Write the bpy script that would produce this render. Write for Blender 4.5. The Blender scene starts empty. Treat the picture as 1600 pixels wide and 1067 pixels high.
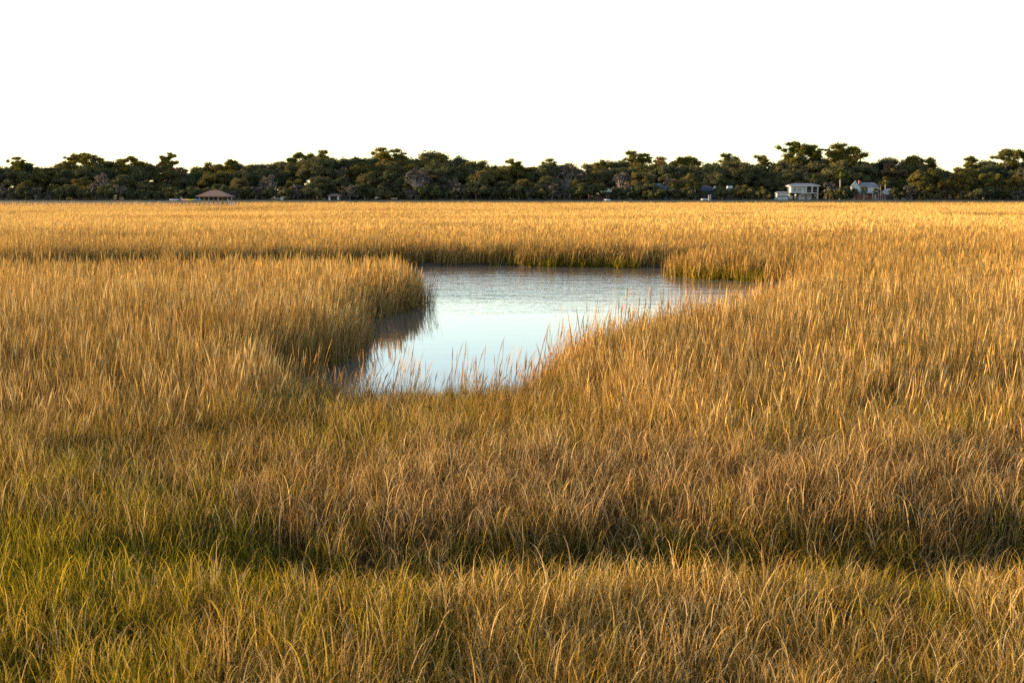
import bpy, math, random
import numpy as np
from mathutils import Vector, Matrix

random.seed(11)
rng = np.random.default_rng(11)
R = math.radians
scene = bpy.context.scene
COL = scene.collection

# ------------------------------------------------------------------ camera, sky, sun, exposure
CAM_H = 4.0
F = 50.0
PITCH = math.atan(228.5 / (1600 * F / 36.0))
cam_data = bpy.data.cameras.new("camera")
cam = bpy.data.objects.new("camera", cam_data)
COL.objects.link(cam)
cam.location = (0, 0, CAM_H)
cam.rotation_euler = (math.pi / 2 - PITCH, 0, 0)
cam_data.lens = F
cam_data.sensor_width = 36
cam_data.clip_start = 0.1
cam_data.clip_end = 9000
cam_data.dof.use_dof = True
cam_data.dof.focus_distance = 20.0
cam_data.dof.aperture_fstop = 3.6
scene.camera = cam

SUN_EL = R(10.0)
SUN_AZ = R(-79.5)            # measured from +Y towards +X: the sun stands to the west (left)
world = bpy.data.worlds.new("World")
scene.world = world
world.use_nodes = True
wn = world.node_tree
wn.nodes.clear()
sky = wn.nodes.new("ShaderNodeTexSky")
sky.sky_type = 'NISHITA'
sky.sun_disc = False
sky.sun_elevation = SUN_EL
sky.sun_rotation = SUN_AZ
sky.air_density = 0.76
sky.dust_density = 0.5
sky.ozone_density = 0.0
bg = wn.nodes.new("ShaderNodeBackground")
bg.inputs[1].default_value = 0.128
wo = wn.nodes.new("ShaderNodeOutputWorld")
wn.links.new(sky.outputs[0], bg.inputs[0])
wn.links.new(bg.outputs[0], wo.inputs[0])

sun_data = bpy.data.lights.new("sun", 'SUN')
sun_data.energy = 5.0
sun_data.angle = R(0.5)
sun_data.color = (1.0, 0.69, 0.34)
sun = bpy.data.objects.new("sun", sun_data)
COL.objects.link(sun)
sd = Vector((math.sin(SUN_AZ) * math.cos(SUN_EL), math.cos(SUN_AZ) * math.cos(SUN_EL), math.sin(SUN_EL)))
sun.rotation_euler = sd.to_track_quat('Z', 'Y').to_euler()
sun.location = (-60, 0, 40)

scene.view_settings.view_transform = 'Standard'
scene.view_settings.look = 'None'
scene.view_settings.gamma = 1.0
scene.view_settings.use_curve_mapping = False
scene.view_settings.exposure = 1.66
scene.render.engine = 'CYCLES'
scene.cycles.use_denoising = False
scene.cycles.max_bounces = 6
scene.cycles.diffuse_bounces = 2
scene.cycles.glossy_bounces = 3
scene.cycles.transmission_bounces = 4
scene.cycles.transparent_max_bounces = 4
scene.cycles.caustics_reflective = False
scene.cycles.caustics_refractive = False

# ------------------------------------------------------------------ places seen from the bank
FP = 1600 * F / 36.0
CP, SP = math.cos(PITCH), math.sin(PITCH)

def pt(u, v, d):
    """point at distance d (world y) on the line of sight of photograph pixel u, v"""
    k = 533.5 - v
    ry = FP * CP + k * SP
    return Vector(((u - 800) / ry * d, d, CAM_H + (k * CP - FP * SP) / ry * d))

def gp(u, v, z=0.0):
    """point on the level z below pixel u, v"""
    k = 533.5 - v
    ry = FP * CP + k * SP
    rz = k * CP - FP * SP
    d = (z - CAM_H) / rz * ry
    return ((u - 800) / ry * d, d)

# ------------------------------------------------------------------ node helpers, materials
def new_mat(name):
    m = bpy.data.materials.new(name)
    m.use_nodes = True
    nt = m.node_tree
    nt.nodes.clear()
    out = nt.nodes.new("ShaderNodeOutputMaterial")
    return m, nt, out

def N(nt, t, **kw):
    n = nt.nodes.new(t)
    for k, v in kw.items():
        setattr(n, k, v)
    return n

def noise(nt, scale, detail=3.0, rough=0.55, vec=None, stretch=None):
    n = nt.nodes.new("ShaderNodeTexNoise")
    n.inputs["Scale"].default_value = scale
    n.inputs["Detail"].default_value = detail
    n.inputs["Roughness"].default_value = rough
    if vec is None:
        vec = N(nt, "ShaderNodeNewGeometry").outputs["Position"]
    if stretch:
        mp = N(nt, "ShaderNodeMapping")
        mp.inputs["Scale"].default_value = stretch
        nt.links.new(vec, mp.inputs["Vector"])
        vec = mp.outputs[0]
    nt.links.new(vec, n.inputs["Vector"])
    return n.outputs["Fac"]

def ramp(nt, fac, stops, interp='LINEAR'):
    r = nt.nodes.new("ShaderNodeValToRGB")
    r.color_ramp.interpolation = interp
    el = r.color_ramp.elements
    while len(el) > 1:
        el.remove(el[-1])
    el[0].position = stops[0][0]
    el[0].color = (*stops[0][1], 1)
    for p, c in stops[1:]:
        e = el.new(p)
        e.color = (*c, 1)
    nt.links.new(fac, r.inputs[0])
    return r.outputs[0]

def mixc(nt, fac, a, b, mode='MIX'):
    m = N(nt, "ShaderNodeMix", data_type='RGBA', blend_type=mode)
    for s, v in ((m.inputs[0], fac), (m.inputs[6], a), (m.inputs[7], b)):
        if hasattr(v, "links"):
            nt.links.new(v, s)
        elif isinstance(v, (tuple, list)):
            s.default_value = (*v, 1)
        else:
            s.default_value = v
    return m.outputs[2]

def math_n(nt, op, a, b=None, c=None, clamp=False):
    m = N(nt, "ShaderNodeMath", operation=op, use_clamp=clamp)
    for s, v in zip(m.inputs, (a, b, c)):
        if v is None:
            continue
        if hasattr(v, "links"):
            nt.links.new(v, s)
        else:
            s.default_value = v
    return m.outputs[0]

def leafy(nt, out, col, trans=0.35, rough=0.5, spec=0.25, tcol=None):
    """diffuse and light through the blade"""
    d = N(nt, "ShaderNodeBsdfDiffuse")
    t = N(nt, "ShaderNodeBsdfTranslucent")
    nt.links.new(col, d.inputs[0])
    nt.links.new(tcol if tcol is not None else col, t.inputs[0])
    m1 = N(nt, "ShaderNodeMixShader")
    m1.inputs[0].default_value = trans
    nt.links.new(d.outputs[0], m1.inputs[1])
    nt.links.new(t.outputs[0], m1.inputs[2])
    nt.links.new(m1.outputs[0], out.inputs[0])

def grass_mat(name, blades, green, green_amt, patch_scale, patch_cols, trans=0.22, band=None):
    """blades: ramp over a blade's own random number; green shows low on the blade, with painted shade in the cordgrasses, and in patches"""
    m, nt, out = new_mat(name)
    ar = N(nt, "ShaderNodeAttribute", attribute_name="r")
    ah = N(nt, "ShaderNodeAttribute", attribute_name="h")
    col = ramp(nt, ar.outputs["Fac"], blades)
    p1 = noise(nt, patch_scale, 4, 0.6, stretch=band)
    pc = ramp(nt, p1, patch_cols)
    col = mixc(nt, 1.0, col, pc, 'MULTIPLY')
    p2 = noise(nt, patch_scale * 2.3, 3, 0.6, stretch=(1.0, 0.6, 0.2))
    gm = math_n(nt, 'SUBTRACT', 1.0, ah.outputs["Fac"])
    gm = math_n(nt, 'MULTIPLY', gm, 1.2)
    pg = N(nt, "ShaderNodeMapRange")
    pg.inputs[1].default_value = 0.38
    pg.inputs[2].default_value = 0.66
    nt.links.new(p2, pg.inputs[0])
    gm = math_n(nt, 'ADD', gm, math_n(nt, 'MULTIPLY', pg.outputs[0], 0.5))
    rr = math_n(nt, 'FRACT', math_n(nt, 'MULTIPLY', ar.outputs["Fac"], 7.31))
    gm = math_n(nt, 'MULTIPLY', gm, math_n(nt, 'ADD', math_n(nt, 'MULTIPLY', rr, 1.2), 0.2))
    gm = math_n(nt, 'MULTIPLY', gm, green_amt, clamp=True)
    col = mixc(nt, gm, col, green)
    leafy(nt, out, col, trans=trans)
    return m

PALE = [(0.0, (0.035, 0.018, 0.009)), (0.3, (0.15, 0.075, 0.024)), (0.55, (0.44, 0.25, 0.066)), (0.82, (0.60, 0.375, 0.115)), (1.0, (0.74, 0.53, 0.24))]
M_CORD = grass_mat("cordgrass", PALE, (0.10, 0.085, 0.018), 0.58, 0.07,  # green stem base, darkened further to paint shade on the bank faces
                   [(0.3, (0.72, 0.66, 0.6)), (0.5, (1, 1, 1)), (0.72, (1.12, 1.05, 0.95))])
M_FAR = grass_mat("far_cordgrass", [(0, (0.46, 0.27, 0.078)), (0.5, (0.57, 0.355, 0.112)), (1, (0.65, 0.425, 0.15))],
                  (0.12, 0.09, 0.022), 0.42, 0.02,  # green base, also painted-in shade for the creek faces
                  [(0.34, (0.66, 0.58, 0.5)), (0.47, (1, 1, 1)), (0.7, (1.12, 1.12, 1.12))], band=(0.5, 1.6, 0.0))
M_HAY = grass_mat("salt_hay", [(0.0, (0.022, 0.012, 0.005)), (0.42, (0.10, 0.052, 0.014)), (0.66, (0.33, 0.18, 0.038)), (0.82, (0.60, 0.37, 0.11)), (1.0, (0.85, 0.64, 0.35))],
                  (0.22, 0.165, 0.015), 0.5, 0.22,
                  [(0.3, (0.68, 0.6, 0.56)), (0.5, (1, 1, 1)), (0.7, (1.12, 1.02, 0.8))], trans=0.3)
M_BROWN = grass_mat("brown_hay", [(0.0, (0.022, 0.012, 0.006)), (0.5, (0.10, 0.056, 0.02)), (0.76, (0.36, 0.215, 0.075)), (1.0, (0.86, 0.62, 0.31))],
                    (0.14, 0.10, 0.02), 0.3, 0.3,
                    [(0.3, (0.8, 0.75, 0.75)), (0.7, (1.08, 1.02, 0.95))])
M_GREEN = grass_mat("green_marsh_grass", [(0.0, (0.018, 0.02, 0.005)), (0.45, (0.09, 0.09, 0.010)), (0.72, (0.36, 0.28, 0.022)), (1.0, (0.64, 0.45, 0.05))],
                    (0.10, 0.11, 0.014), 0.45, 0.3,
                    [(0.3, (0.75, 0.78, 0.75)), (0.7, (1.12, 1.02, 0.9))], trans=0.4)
M_REED = grass_mat("reed_stalk", [(0.0, (0.16, 0.08, 0.03)), (0.5, (0.36, 0.20, 0.065)), (1.0, (0.48, 0.29, 0.11))],
                   (0.10, 0.11, 0.02), 0.3, 0.3, [(0.3, (0.9, 0.9, 0.9)), (0.7, (1.05, 1.0, 1.0))])

def foliage_mat(name, dark, mid, light, trans=0.22):
    m, nt, out = new_mat(name)
    ar = N(nt, "ShaderNodeAttribute", attribute_name="r")
    oi = N(nt, "ShaderNodeObjectInfo")
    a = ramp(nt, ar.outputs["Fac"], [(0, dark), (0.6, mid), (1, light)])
    n = noise(nt, 0.22, 3, 0.6)
    b = ramp(nt, n, [(0.35, (0.8, 0.85, 0.85)), (0.65, (1.15, 1.1, 1.0))])
    c = mixc(nt, 1.0, a, b, 'MULTIPLY')
    o = ramp(nt, oi.outputs["Random"], [(0, (0.75, 0.85, 0.85)), (0.5, (1, 1, 1)), (1, (1.3, 1.12, 0.9))])
    c = mixc(nt, 1.0, c, o, 'MULTIPLY')
    leafy(nt, out, c, trans=trans, spec=0.3, rough=0.5)
    return m

M_OAK = foliage_mat("oak_leaves", (0.055, 0.06, 0.034), (0.095, 0.097, 0.05), (0.135, 0.127, 0.062))
M_OLIVE = foliage_mat("olive_leaves", (0.07, 0.066, 0.026), (0.13, 0.11, 0.034), (0.19, 0.15, 0.045))
M_PINE = foliage_mat("pine_needles", (0.06, 0.06, 0.016), (0.12, 0.11, 0.024), (0.19, 0.16, 0.035))
M_RUST = foliage_mat("rusty_leaves", (0.09, 0.06, 0.035), (0.15, 0.10, 0.055), (0.22, 0.15, 0.09))
M_TWIG = foliage_mat("grey_twigs", (0.07, 0.065, 0.065), (0.11, 0.10, 0.095), (0.16, 0.145, 0.13), trans=0.05)
M_PALM = foliage_mat("palm_fronds", (0.05, 0.065, 0.016), (0.10, 0.11, 0.025), (0.17, 0.15, 0.03))

def plain(name, col, rough=0.7, var=0.15, scale=3.0, bump=0.0, metallic=0.0, spec=0.4):
    m, nt, out = new_mat(name)
    b = N(nt, "ShaderNodeBsdfPrincipled")
    b.inputs["Roughness"].default_value = rough
    b.inputs["Metallic"].default_value = metallic
    b.inputs["Specular IOR Level"].default_value = spec
    tc = N(nt, "ShaderNodeTexCoord").outputs["Object"]
    n = noise(nt, scale, 5, 0.6, vec=tc)
    c = ramp(nt, n, [(0.3, tuple(x * (1 - var) for x in col)), (0.7, tuple(min(1, x * (1 + var)) for x in col))])
    nt.links.new(c, b.inputs["Base Color"])
    if bump:
        bp = N(nt, "ShaderNodeBump")
        bp.inputs["Strength"].default_value = bump
        nt.links.new(n, bp.inputs["Height"])
        nt.links.new(bp.outputs[0], b.inputs["Normal"])
    nt.links.new(b.outputs[0], out.inputs[0])
    return m

M_BARK = plain("bark", (0.13, 0.105, 0.085), 0.9, 0.3, 1.2, 0.4)
M_PALEBARK = plain("pale_bark", (0.26, 0.23, 0.20), 0.9, 0.25, 1.0, 0.3)
M_WHITE = plain("white_paint", (0.52, 0.53, 0.54), 0.55, 0.05, 0.8)
M_CREAM = plain("cream_siding_and_panes", (0.46, 0.46, 0.44), 0.6, 0.06, 0.8)
M_GREYWOOD = plain("weathered_wood", (0.27, 0.25, 0.23), 0.85, 0.25, 2.0, 0.2)
M_DARKWOOD = plain("dark_wood", (0.08, 0.055, 0.05), 0.8, 0.25, 2.0)
M_ROOFBROWN = plain("brown_shingles", (0.19, 0.115, 0.09), 0.85, 0.15, 1.5, 0.2)
M_ROOFGREY = plain("grey_shingles", (0.13, 0.15, 0.19), 0.8, 0.15, 1.5, 0.2)
M_ROOFGREEN = plain("green_roofing", (0.17, 0.23, 0.21), 0.6, 0.1, 1.5)
M_BLUE = plain("dark_blue_siding", (0.03, 0.04, 0.07), 0.7, 0.1, 1.0)
M_BRICK = plain("red_brick", (0.26, 0.12, 0.085), 0.85, 0.2, 4.0, 0.3)
M_GLASS = plain("dark_window_glass", (0.03, 0.035, 0.045), 0.12, 0.1, 1.0, spec=0.8)
M_GREYPAINT = plain("grey_paint", (0.17, 0.175, 0.19), 0.7, 0.1, 1.0)
M_KW = plain("white_lavender_hull", (0.62, 0.62, 0.80), 0.35, 0.05, 1.0)
M_KB = plain("blue_violet_hull", (0.10, 0.12, 0.42), 0.35, 0.05, 1.0)
M_KY = plain("yellow_hull", (0.80, 0.72, 0.10), 0.35, 0.05, 1.0)
M_KC = plain("cyan_hull", (0.10, 0.40, 0.62), 0.35, 0.05, 1.0)
M_KP = plain("pink_hull", (0.70, 0.42, 0.38), 0.35, 0.05, 1.0)
M_BLACK = plain("black_rubber", (0.02, 0.02, 0.022), 0.6, 0.1, 1.0)

# ------------------------------------------------------------------ tagging
def tag(o, label=None, cat=None, group=None, kind=None):
    if label: o["label"] = label
    if cat: o["category"] = cat
    if group: o["group"] = group
    if kind: o["kind"] = kind
    return o

def link(name, me, mat=None, parent=None, loc=None):
    o = bpy.data.objects.new(name, me)
    COL.objects.link(o)
    if mat is not None and me is not None and not me.materials:
        me.materials.append(mat)
    if parent is not None:
        o.parent = parent
    if loc is not None:
        o.location = loc
    return o

def empty(name, loc, rz=0.0):
    o = bpy.data.objects.new(name, None)
    COL.objects.link(o)
    o.location = loc
    o.rotation_euler = (0, 0, rz)
    o.empty_display_size = 0.5
    return o

# ------------------------------------------------------------------ shoreline of the pond and creeks
POND_PX = [(-160, 433), (90, 427), (200, 424.5), (300, 421.5), (400, 418.5), (480, 416.5), (560, 416), (640, 415), (720, 414.5), (800, 415),
           (812, 416.5), (860, 417), (930, 417.5), (1000, 418.5), (1040, 418), (1100, 415.5), (1200, 415), (1300, 416), (1380, 420),
           (1320, 425), (1150, 427), (1080, 428), (1050, 430), (1056, 433), (1100, 436), (1150, 438), (1200, 441), (1240, 444),
           (1300, 452), (1282, 466), (1245, 489), (1168, 526), (1060, 552), (1000, 568), (930, 592), (870, 618), (835, 642),
           (790, 655), (700, 661), (600, 660), (500, 652), (420, 640), (395, 622), (430, 603), (480, 586), (525, 566), (553, 545),
           (550, 522), (556, 504), (600, 492), (636, 485), (652, 471), (644, 459), (620, 452), (500, 449), (300, 452), (0, 456), (-160, 458)]
POND = np.array([gp(*p) for p in POND_PX])

def inside(P, poly):
    x, y = P[:, 0], P[:, 1]
    n = len(poly)
    c = np.zeros(len(P), bool)
    j = n - 1
    for i in range(n):
        xi, yi = poly[i]; xj, yj = poly[j]
        cond = ((yi > y) != (yj > y)) & (x < (xj - xi) * (y - yi) / (yj - yi + 1e-12) + xi)
        c ^= cond
        j = i
    return c

def dist_poly(P, poly):
    best = np.full(len(P), 1e9)
    n = len(poly)
    for i in range(n):
        a = poly[i]; b = poly[(i + 1) % n]
        ab = b - a
        t = np.clip(((P - a) @ ab) / (ab @ ab + 1e-12), 0, 1)
        q = a + t[:, None] * ab
        best = np.minimum(best, np.hypot(P[:, 0] - q[:, 0], P[:, 1] - q[:, 1]))
    return best

def wob(x, y, s, seed=0.0):
    """cheap smooth variation in -1..1"""
    return (np.sin(x * 1.31 / s + seed) * np.cos(y * 1.13 / s - seed * 1.7) +
            0.6 * np.sin(x * 2.7 / s + y * 1.9 / s + seed * 2.3) + 0.35 * np.sin(-x * 5.1 / s + y * 4.3 / s + seed)) / 1.95

# creek gaps in the far marsh: x centre, distance, half length, half width
def creek(u0, u1, d, w):
    xa = (u0 - 800) / 2234 * d; xb = (u1 - 800) / 2234 * d
    return ((xa + xb) / 2, d, abs(xb - xa) / 2, w * (2.8 if d > 90 else 1.2))
CREEKS = [creek(40, 330, 101, 2.2), creek(260, 620, 116, 1.4), creek(930, 1120, 122, 2.0), creek(1150, 1290, 112, 2.6),
          creek(640, 790, 138, 3.0), creek(1110, 1220, 205, 6), creek(1530, 1760, 192, 9), creek(1370, 1700, 60.5, 1.0),
          creek(-60, 160, 240, 8), creek(330, 480, 330, 12), creek(860, 1010, 300, 10), creek(1250, 1420, 330, 10), creek(500, 760, 215, 4)]

def creek_mask(x, y):
    m = np.zeros(len(x), bool)
    for cx, cy, a, b in CREEKS:
        yy = y - cy - 0.6 * b * np.sin(x * 0.35 / max(1, b * 0.5))
        m |= ((x - cx) / a) ** 4 + (yy / b) ** 2 < 1
    return m

def ground_z(x, y):
    z = 0.16 + 0.05 * wob(x, y, 4.0, 1.0)
    near = np.clip((24 - y) / 6, 0, 1)
    z = z + near * (0.14 + 0.09 * wob(x, y, 2.2, 3.0))
    # dip that runs across in front of the brown hay
    dip = np.exp(-((y - (13.5 + 0.10 * (x - 1.0) + 0.25 * np.sin(x * 1.3))) / 0.75) ** 2) * np.clip((x + 5.0) / 4.5, 0, 1)
    z = z - 0.34 * dip
    rise = np.clip((y - 500) / 45, 0, 1)
    rise = rise * rise * (3 - 2 * rise)
    z = z - 0.028 * np.clip(12.0 - y, 0, 5) ** 1.6
    return z + rise * 2.05

# ------------------------------------------------------------------ ground, water, far hinterland
def grid_mesh(name, xs, ys, zf):
    X, Y = np.meshgrid(xs, ys)
    P = np.column_stack([X.ravel(), Y.ravel()])
    Z = zf(P)
    V = np.column_stack([P, Z])
    nx, ny = len(xs), len(ys)
    i = np.arange(nx * ny).reshape(ny, nx)
    Fc = np.stack([i[:-1, :-1], i[:-1, 1:], i[1:, 1:], i[1:, :-1]], -1).reshape(-1, 4)
    me = bpy.data.meshes.new(name)
    me.vertices.add(len(V)); me.vertices.foreach_set("co", V.ravel())
    me.loops.add(Fc.size); me.loops.foreach_set("vertex_index", Fc.ravel())
    me.polygons.add(len(Fc)); me.polygons.foreach_set("loop_start", np.arange(0, Fc.size, 4)); me.polygons.foreach_set("loop_total", np.full(len(Fc), 4))
    me.update(calc_edges=True)
    me.polygons.foreach_set("use_smooth", np.ones(len(Fc), bool))
    return me

def zground(P):
    z = ground_z(P[:, 0], P[:, 1])
    m = (P[:, 1] > 20) & (P[:, 1] < 95) & (abs(P[:, 0]) < 60)
    ins = np.zeros(len(P), bool); dd = np.full(len(P), 9.0)
    ins[m] = inside(P[m], POND); dd[m] = dist_poly(P[m], POND)
    s = np.where(ins, -dd, dd)
    k = np.clip((s + 0.5) / 0.6, 0, 1)
    z = -0.5 * (1 - k) + z * k
    c = creek_mask(P[:, 0], P[:, 1])
    z = np.where(c, -0.25, z)
    return z

xs = np.concatenate([[-3500, -1500, -700], np.arange(-340, -60, 20), np.arange(-60, 60.1, 0.5), np.arange(80, 341, 20), [700, 1500, 3500]])
ys = np.concatenate([[-400, -60], np.arange(-10, 6, 4), np.arange(6, 95, 0.35), np.arange(96, 560, 4), np.arange(570, 800, 30), [1200, 2500, 5500]])
m, nt, out = new_mat("marsh_mud_and_lawn")
geo = N(nt, "ShaderNodeNewGeometry")
sx = N(nt, "ShaderNodeSeparateXYZ"); nt.links.new(geo.outputs["Position"], sx.inputs[0])
mud = ramp(nt, noise(nt, 1.3, 6, 0.65), [(0.3, (0.045, 0.036, 0.026)), (0.55, (0.09, 0.068, 0.04)), (0.75, (0.16, 0.11, 0.055))])
lawn = ramp(nt, noise(nt, 0.25, 5, 0.65), [(0.3, (0.03, 0.036, 0.018)), (0.6, (0.055, 0.056, 0.03)), (0.75, (0.09, 0.08, 0.05))])
mr = N(nt, "ShaderNodeMapRange"); mr.inputs[1].default_value = 498; mr.inputs[2].default_value = 512
nt.links.new(sx.outputs[1], mr.inputs[0])
gc = mixc(nt, mr.outputs[0], mud, lawn)
gb = N(nt, "ShaderNodeBsdfPrincipled"); gb.inputs["Roughness"].default_value = 0.85; gb.inputs["Specular IOR Level"].default_value = 0.2
nt.links.new(gc, gb.inputs["Base Color"])
bp = N(nt, "ShaderNodeBump"); bp.inputs["Strength"].default_value = 0.5; bp.inputs["Distance"].default_value = 0.05
nt.links.new(noise(nt, 9.0, 5, 0.7), bp.inputs["Height"]); nt.links.new(bp.outputs[0], gb.inputs["Normal"])
nt.links.new(gb.outputs[0], out.inputs[0])
ground = link("ground", grid_mesh("ground", xs, ys, zground), m)
tag(ground, kind="structure")

m, nt, out = new_mat("pond_water")
geo = N(nt, "ShaderNodeNewGeometry")
sx = N(nt, "ShaderNodeSeparateXYZ"); nt.links.new(geo.outputs["Position"], sx.inputs[0])
wb = N(nt, "ShaderNodeBsdfPrincipled")
wb.inputs["Base Color"].default_value = (0.14, 0.12, 0.105, 1)
wb.inputs["Roughness"].default_value = 0.02
wb.inputs["IOR"].default_value = 1.5
wb.inputs["Specular IOR Level"].default_value = 0.5
edge = math_n(nt, 'ADD', sx.outputs[1], math_n(nt, 'MULTIPLY', noise(nt, 0.22, 4, 0.6, stretch=(0.5, 1, 1)), 26.0))
edge = math_n(nt, 'ADD', edge, math_n(nt, 'MULTIPLY', sx.outputs[0], 0.25))
wr = N(nt, "ShaderNodeMapRange"); wr.inputs[1].default_value = 55; wr.inputs[2].default_value = 74
wr.inputs[3].default_value = 0.012; wr.inputs[4].default_value = 0.2
wr.interpolation_type = 'SMOOTHSTEP'
nt.links.new(edge, wr.inputs[0])
rip = math_n(nt, 'ADD', noise(nt, 1.1, 3, 0.5, stretch=(0.45, 0.8, 1)), math_n(nt, 'MULTIPLY', noise(nt, 5.0, 2, 0.5, stretch=(0.6, 1.0, 1)), 0.35))
bp = N(nt, "ShaderNodeBump"); bp.inputs["Distance"].default_value = 0.25
nt.links.new(wr.outputs[0], bp.inputs["Strength"])
nt.links.new(rip, bp.inputs["Height"]); nt.links.new(bp.outputs[0], wb.inputs["Normal"])
nt.links.new(wb.outputs[0], out.inputs[0])
me = bpy.data.meshes.new("water")
me.from_pydata([(-300, 20, 0), (300, 20, 0), (300, 490, 0), (-300, 490, 0)], [], [(0, 1, 2, 3)])
water = tag(link("water", me, m), kind="structure")

# ------------------------------------------------------------------ grass
def strips(n, S, base, L, th0, kap, pw, phi, w, wdir, wshape, r, hscale=1.0):
    """n blades of S segments: bent strips; returns verts, faces, r, h"""
    t = (np.arange(S) + 0.5) / S
    th = th0[:, None] + kap[:, None] * t[None, :] ** pw
    st = (L / S)[:, None]
    dx = np.sin(th) * st; dz = np.cos(th) * st
    X = np.concatenate([np.zeros((n, 1)), np.cumsum(dx, 1)], 1)
    Z = np.concatenate([np.zeros((n, 1)), np.cumsum(dz, 1)], 1)
    cx = base[:, 0][:, None] + X * np.cos(phi)[:, None]
    cy = base[:, 1][:, None] + X * np.sin(phi)[:, None]
    T = np.linspace(0, 1, S + 1)
    ww = w[:, None] * wshape(T)[None, :] * 0.5
    ox = np.cos(wdir)[:, None] * ww; oy = np.sin(wdir)[:, None] * ww
    V = np.empty((n, S + 1, 2, 3))
    V[:, :, 0, 0] = cx - ox; V[:, :, 0, 1] = cy - oy; V[:, :, 0, 2] = Z
    V[:, :, 1, 0] = cx + ox; V[:, :, 1, 1] = cy + oy; V[:, :, 1, 2] = Z
    idx = np.arange(n * (S + 1) * 2).reshape(n, S + 1, 2)
    Fc = np.stack([idx[:, :-1, 0], idx[:, :-1, 1], idx[:, 1:, 1], idx[:, 1:, 0]], -1).reshape(-1, 4)
    rr = np.repeat(r, (S + 1) * 2)
    hh = np.tile(np.repeat(T, 2), n)
    return V.reshape(-1, 3), Fc, rr, hh * hscale

def mesh_from(parts, name, mat):
    off = 0; Vs = []; Fs = []; Rs = []; Hs = []
    for V, Fc, r, h in parts:
        Vs.append(V); Fs.append(Fc + off); Rs.append(r); Hs.append(h); off += len(V)
    V = np.concatenate(Vs); Fc = np.concatenate(Fs); r = np.concatenate(Rs); h = np.concatenate(Hs)
    me = bpy.data.meshes.new(name)
    me.vertices.add(len(V)); me.vertices.foreach_set("co", V.astype(np.float32).ravel())
    k = Fc.shape[1]
    me.loops.add(Fc.size); me.loops.foreach_set("vertex_index", Fc.ravel())
    me.polygons.add(len(Fc)); me.polygons.foreach_set("loop_start", np.arange(0, Fc.size, k)); me.polygons.foreach_set("loop_total", np.full(len(Fc), k))
    me.update(calc_edges=True)
    for nm, arr in (("r", r), ("h", h)):
        a = me.attributes.new(nm, 'FLOAT', 'POINT'); a.data.foreach_set("value", arr.astype(np.float32))
    if mat: me.materials.append(mat)
    return me

U = lambda a, b, n: rng.uniform(a, b, n)
taper = lambda T: np.maximum(1 - T ** 2.2, 0.06)
def seedhead(T): return np.where(T < 0.78, 0.55 + 0 * T, 0.55 + 0.55 * np.sin((T - 0.78) / 0.22 * math.pi)) * np.where(T > 0.99, 0.2, 1)

def disc(n, rad):
    a = U(0, 2 * math.pi, n); q = rad * np.sqrt(U(0, 1, n))
    return np.column_stack([q * np.cos(a), q * np.sin(a)])

def clump_cord(k, wid=0.013, nb=24, rad=0.26):
    ph = U(-0.9, 0.9, nb) + np.where(U(0, 1, nb) < 0.35, math.pi, 0)
    a = strips(nb, 5, disc(nb, rad), U(0.62, 1.05, nb), U(0.0, 0.13, nb), U(0.0, 0.45, nb), 2.0, ph, U(0.6, 1.3, nb) * wid, U(0, math.pi, nb), taper, U(0, 1, nb))
    n2 = max(3, nb // 9)
    b = strips(n2, 7, disc(n2, rad), U(0.95, 1.2, n2), U(0.0, 0.08, n2), U(0.05, 0.3, n2), 2.5, U(-0.8, 0.8, n2), U(0.9, 1.3, n2) * wid * 1.1, U(0, math.pi, n2), seedhead, U(0.4, 1, n2))
    n3 = nb // 3     # broken and leaning leaves
    c = strips(n3, 6, disc(n3, rad), U(0.35, 0.95, n3), U(0.1, 0.35, n3), U(0.5, 1.6, n3), 2.6, U(0, 6.28, n3), U(0.7, 1.2, n3) * wid, U(0, math.pi, n3), taper, U(0.3, 1, n3))
    return [a, b, c]

def clump_hay(k, curl=1.0, wid=0.0078, nb=33, rad=0.17, hmin=0.35, hmax=0.62):
    a = strips(nb, 6, disc(nb, rad), U(hmin, hmax, nb), np.where(U(0, 1, nb) < 0.3, U(0.3, 0.85, nb), U(0.0, 0.3, nb)), U(0.05, 0.7, nb) * curl, 1.8, np.where(U(0, 1, nb) < 0.35, U(-1.0, 1.0, nb), U(0, 6.28, nb)), U(0.6, 1.3, nb) * wid, U(0, math.pi, nb), taper, U(0, 0.85, nb))
    n2 = int(nb * 0.32)
    b = strips(n2, 9, disc(n2, rad), U(hmin * 0.95, hmax * 1.15, n2), U(0.0, 0.3, n2), U(1.3, 3.2, n2) * curl, rng.uniform(5, 9), np.where(U(0, 1, n2) < 0.5, U(-1.2, 1.2, n2), U(0, 6.28, n2)), U(0.8, 1.5, n2) * wid, U(0, math.pi, n2), taper, U(0.68, 1, n2))
    return [a, b]

def proto_collection(name, meshes):
    c = bpy.data.collections.new(name)
    for i, me in enumerate(meshes):
        o = bpy.data.objects.new(f"{name}_{i:02d}", me)
        c.objects.link(o)
    return c

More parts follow.
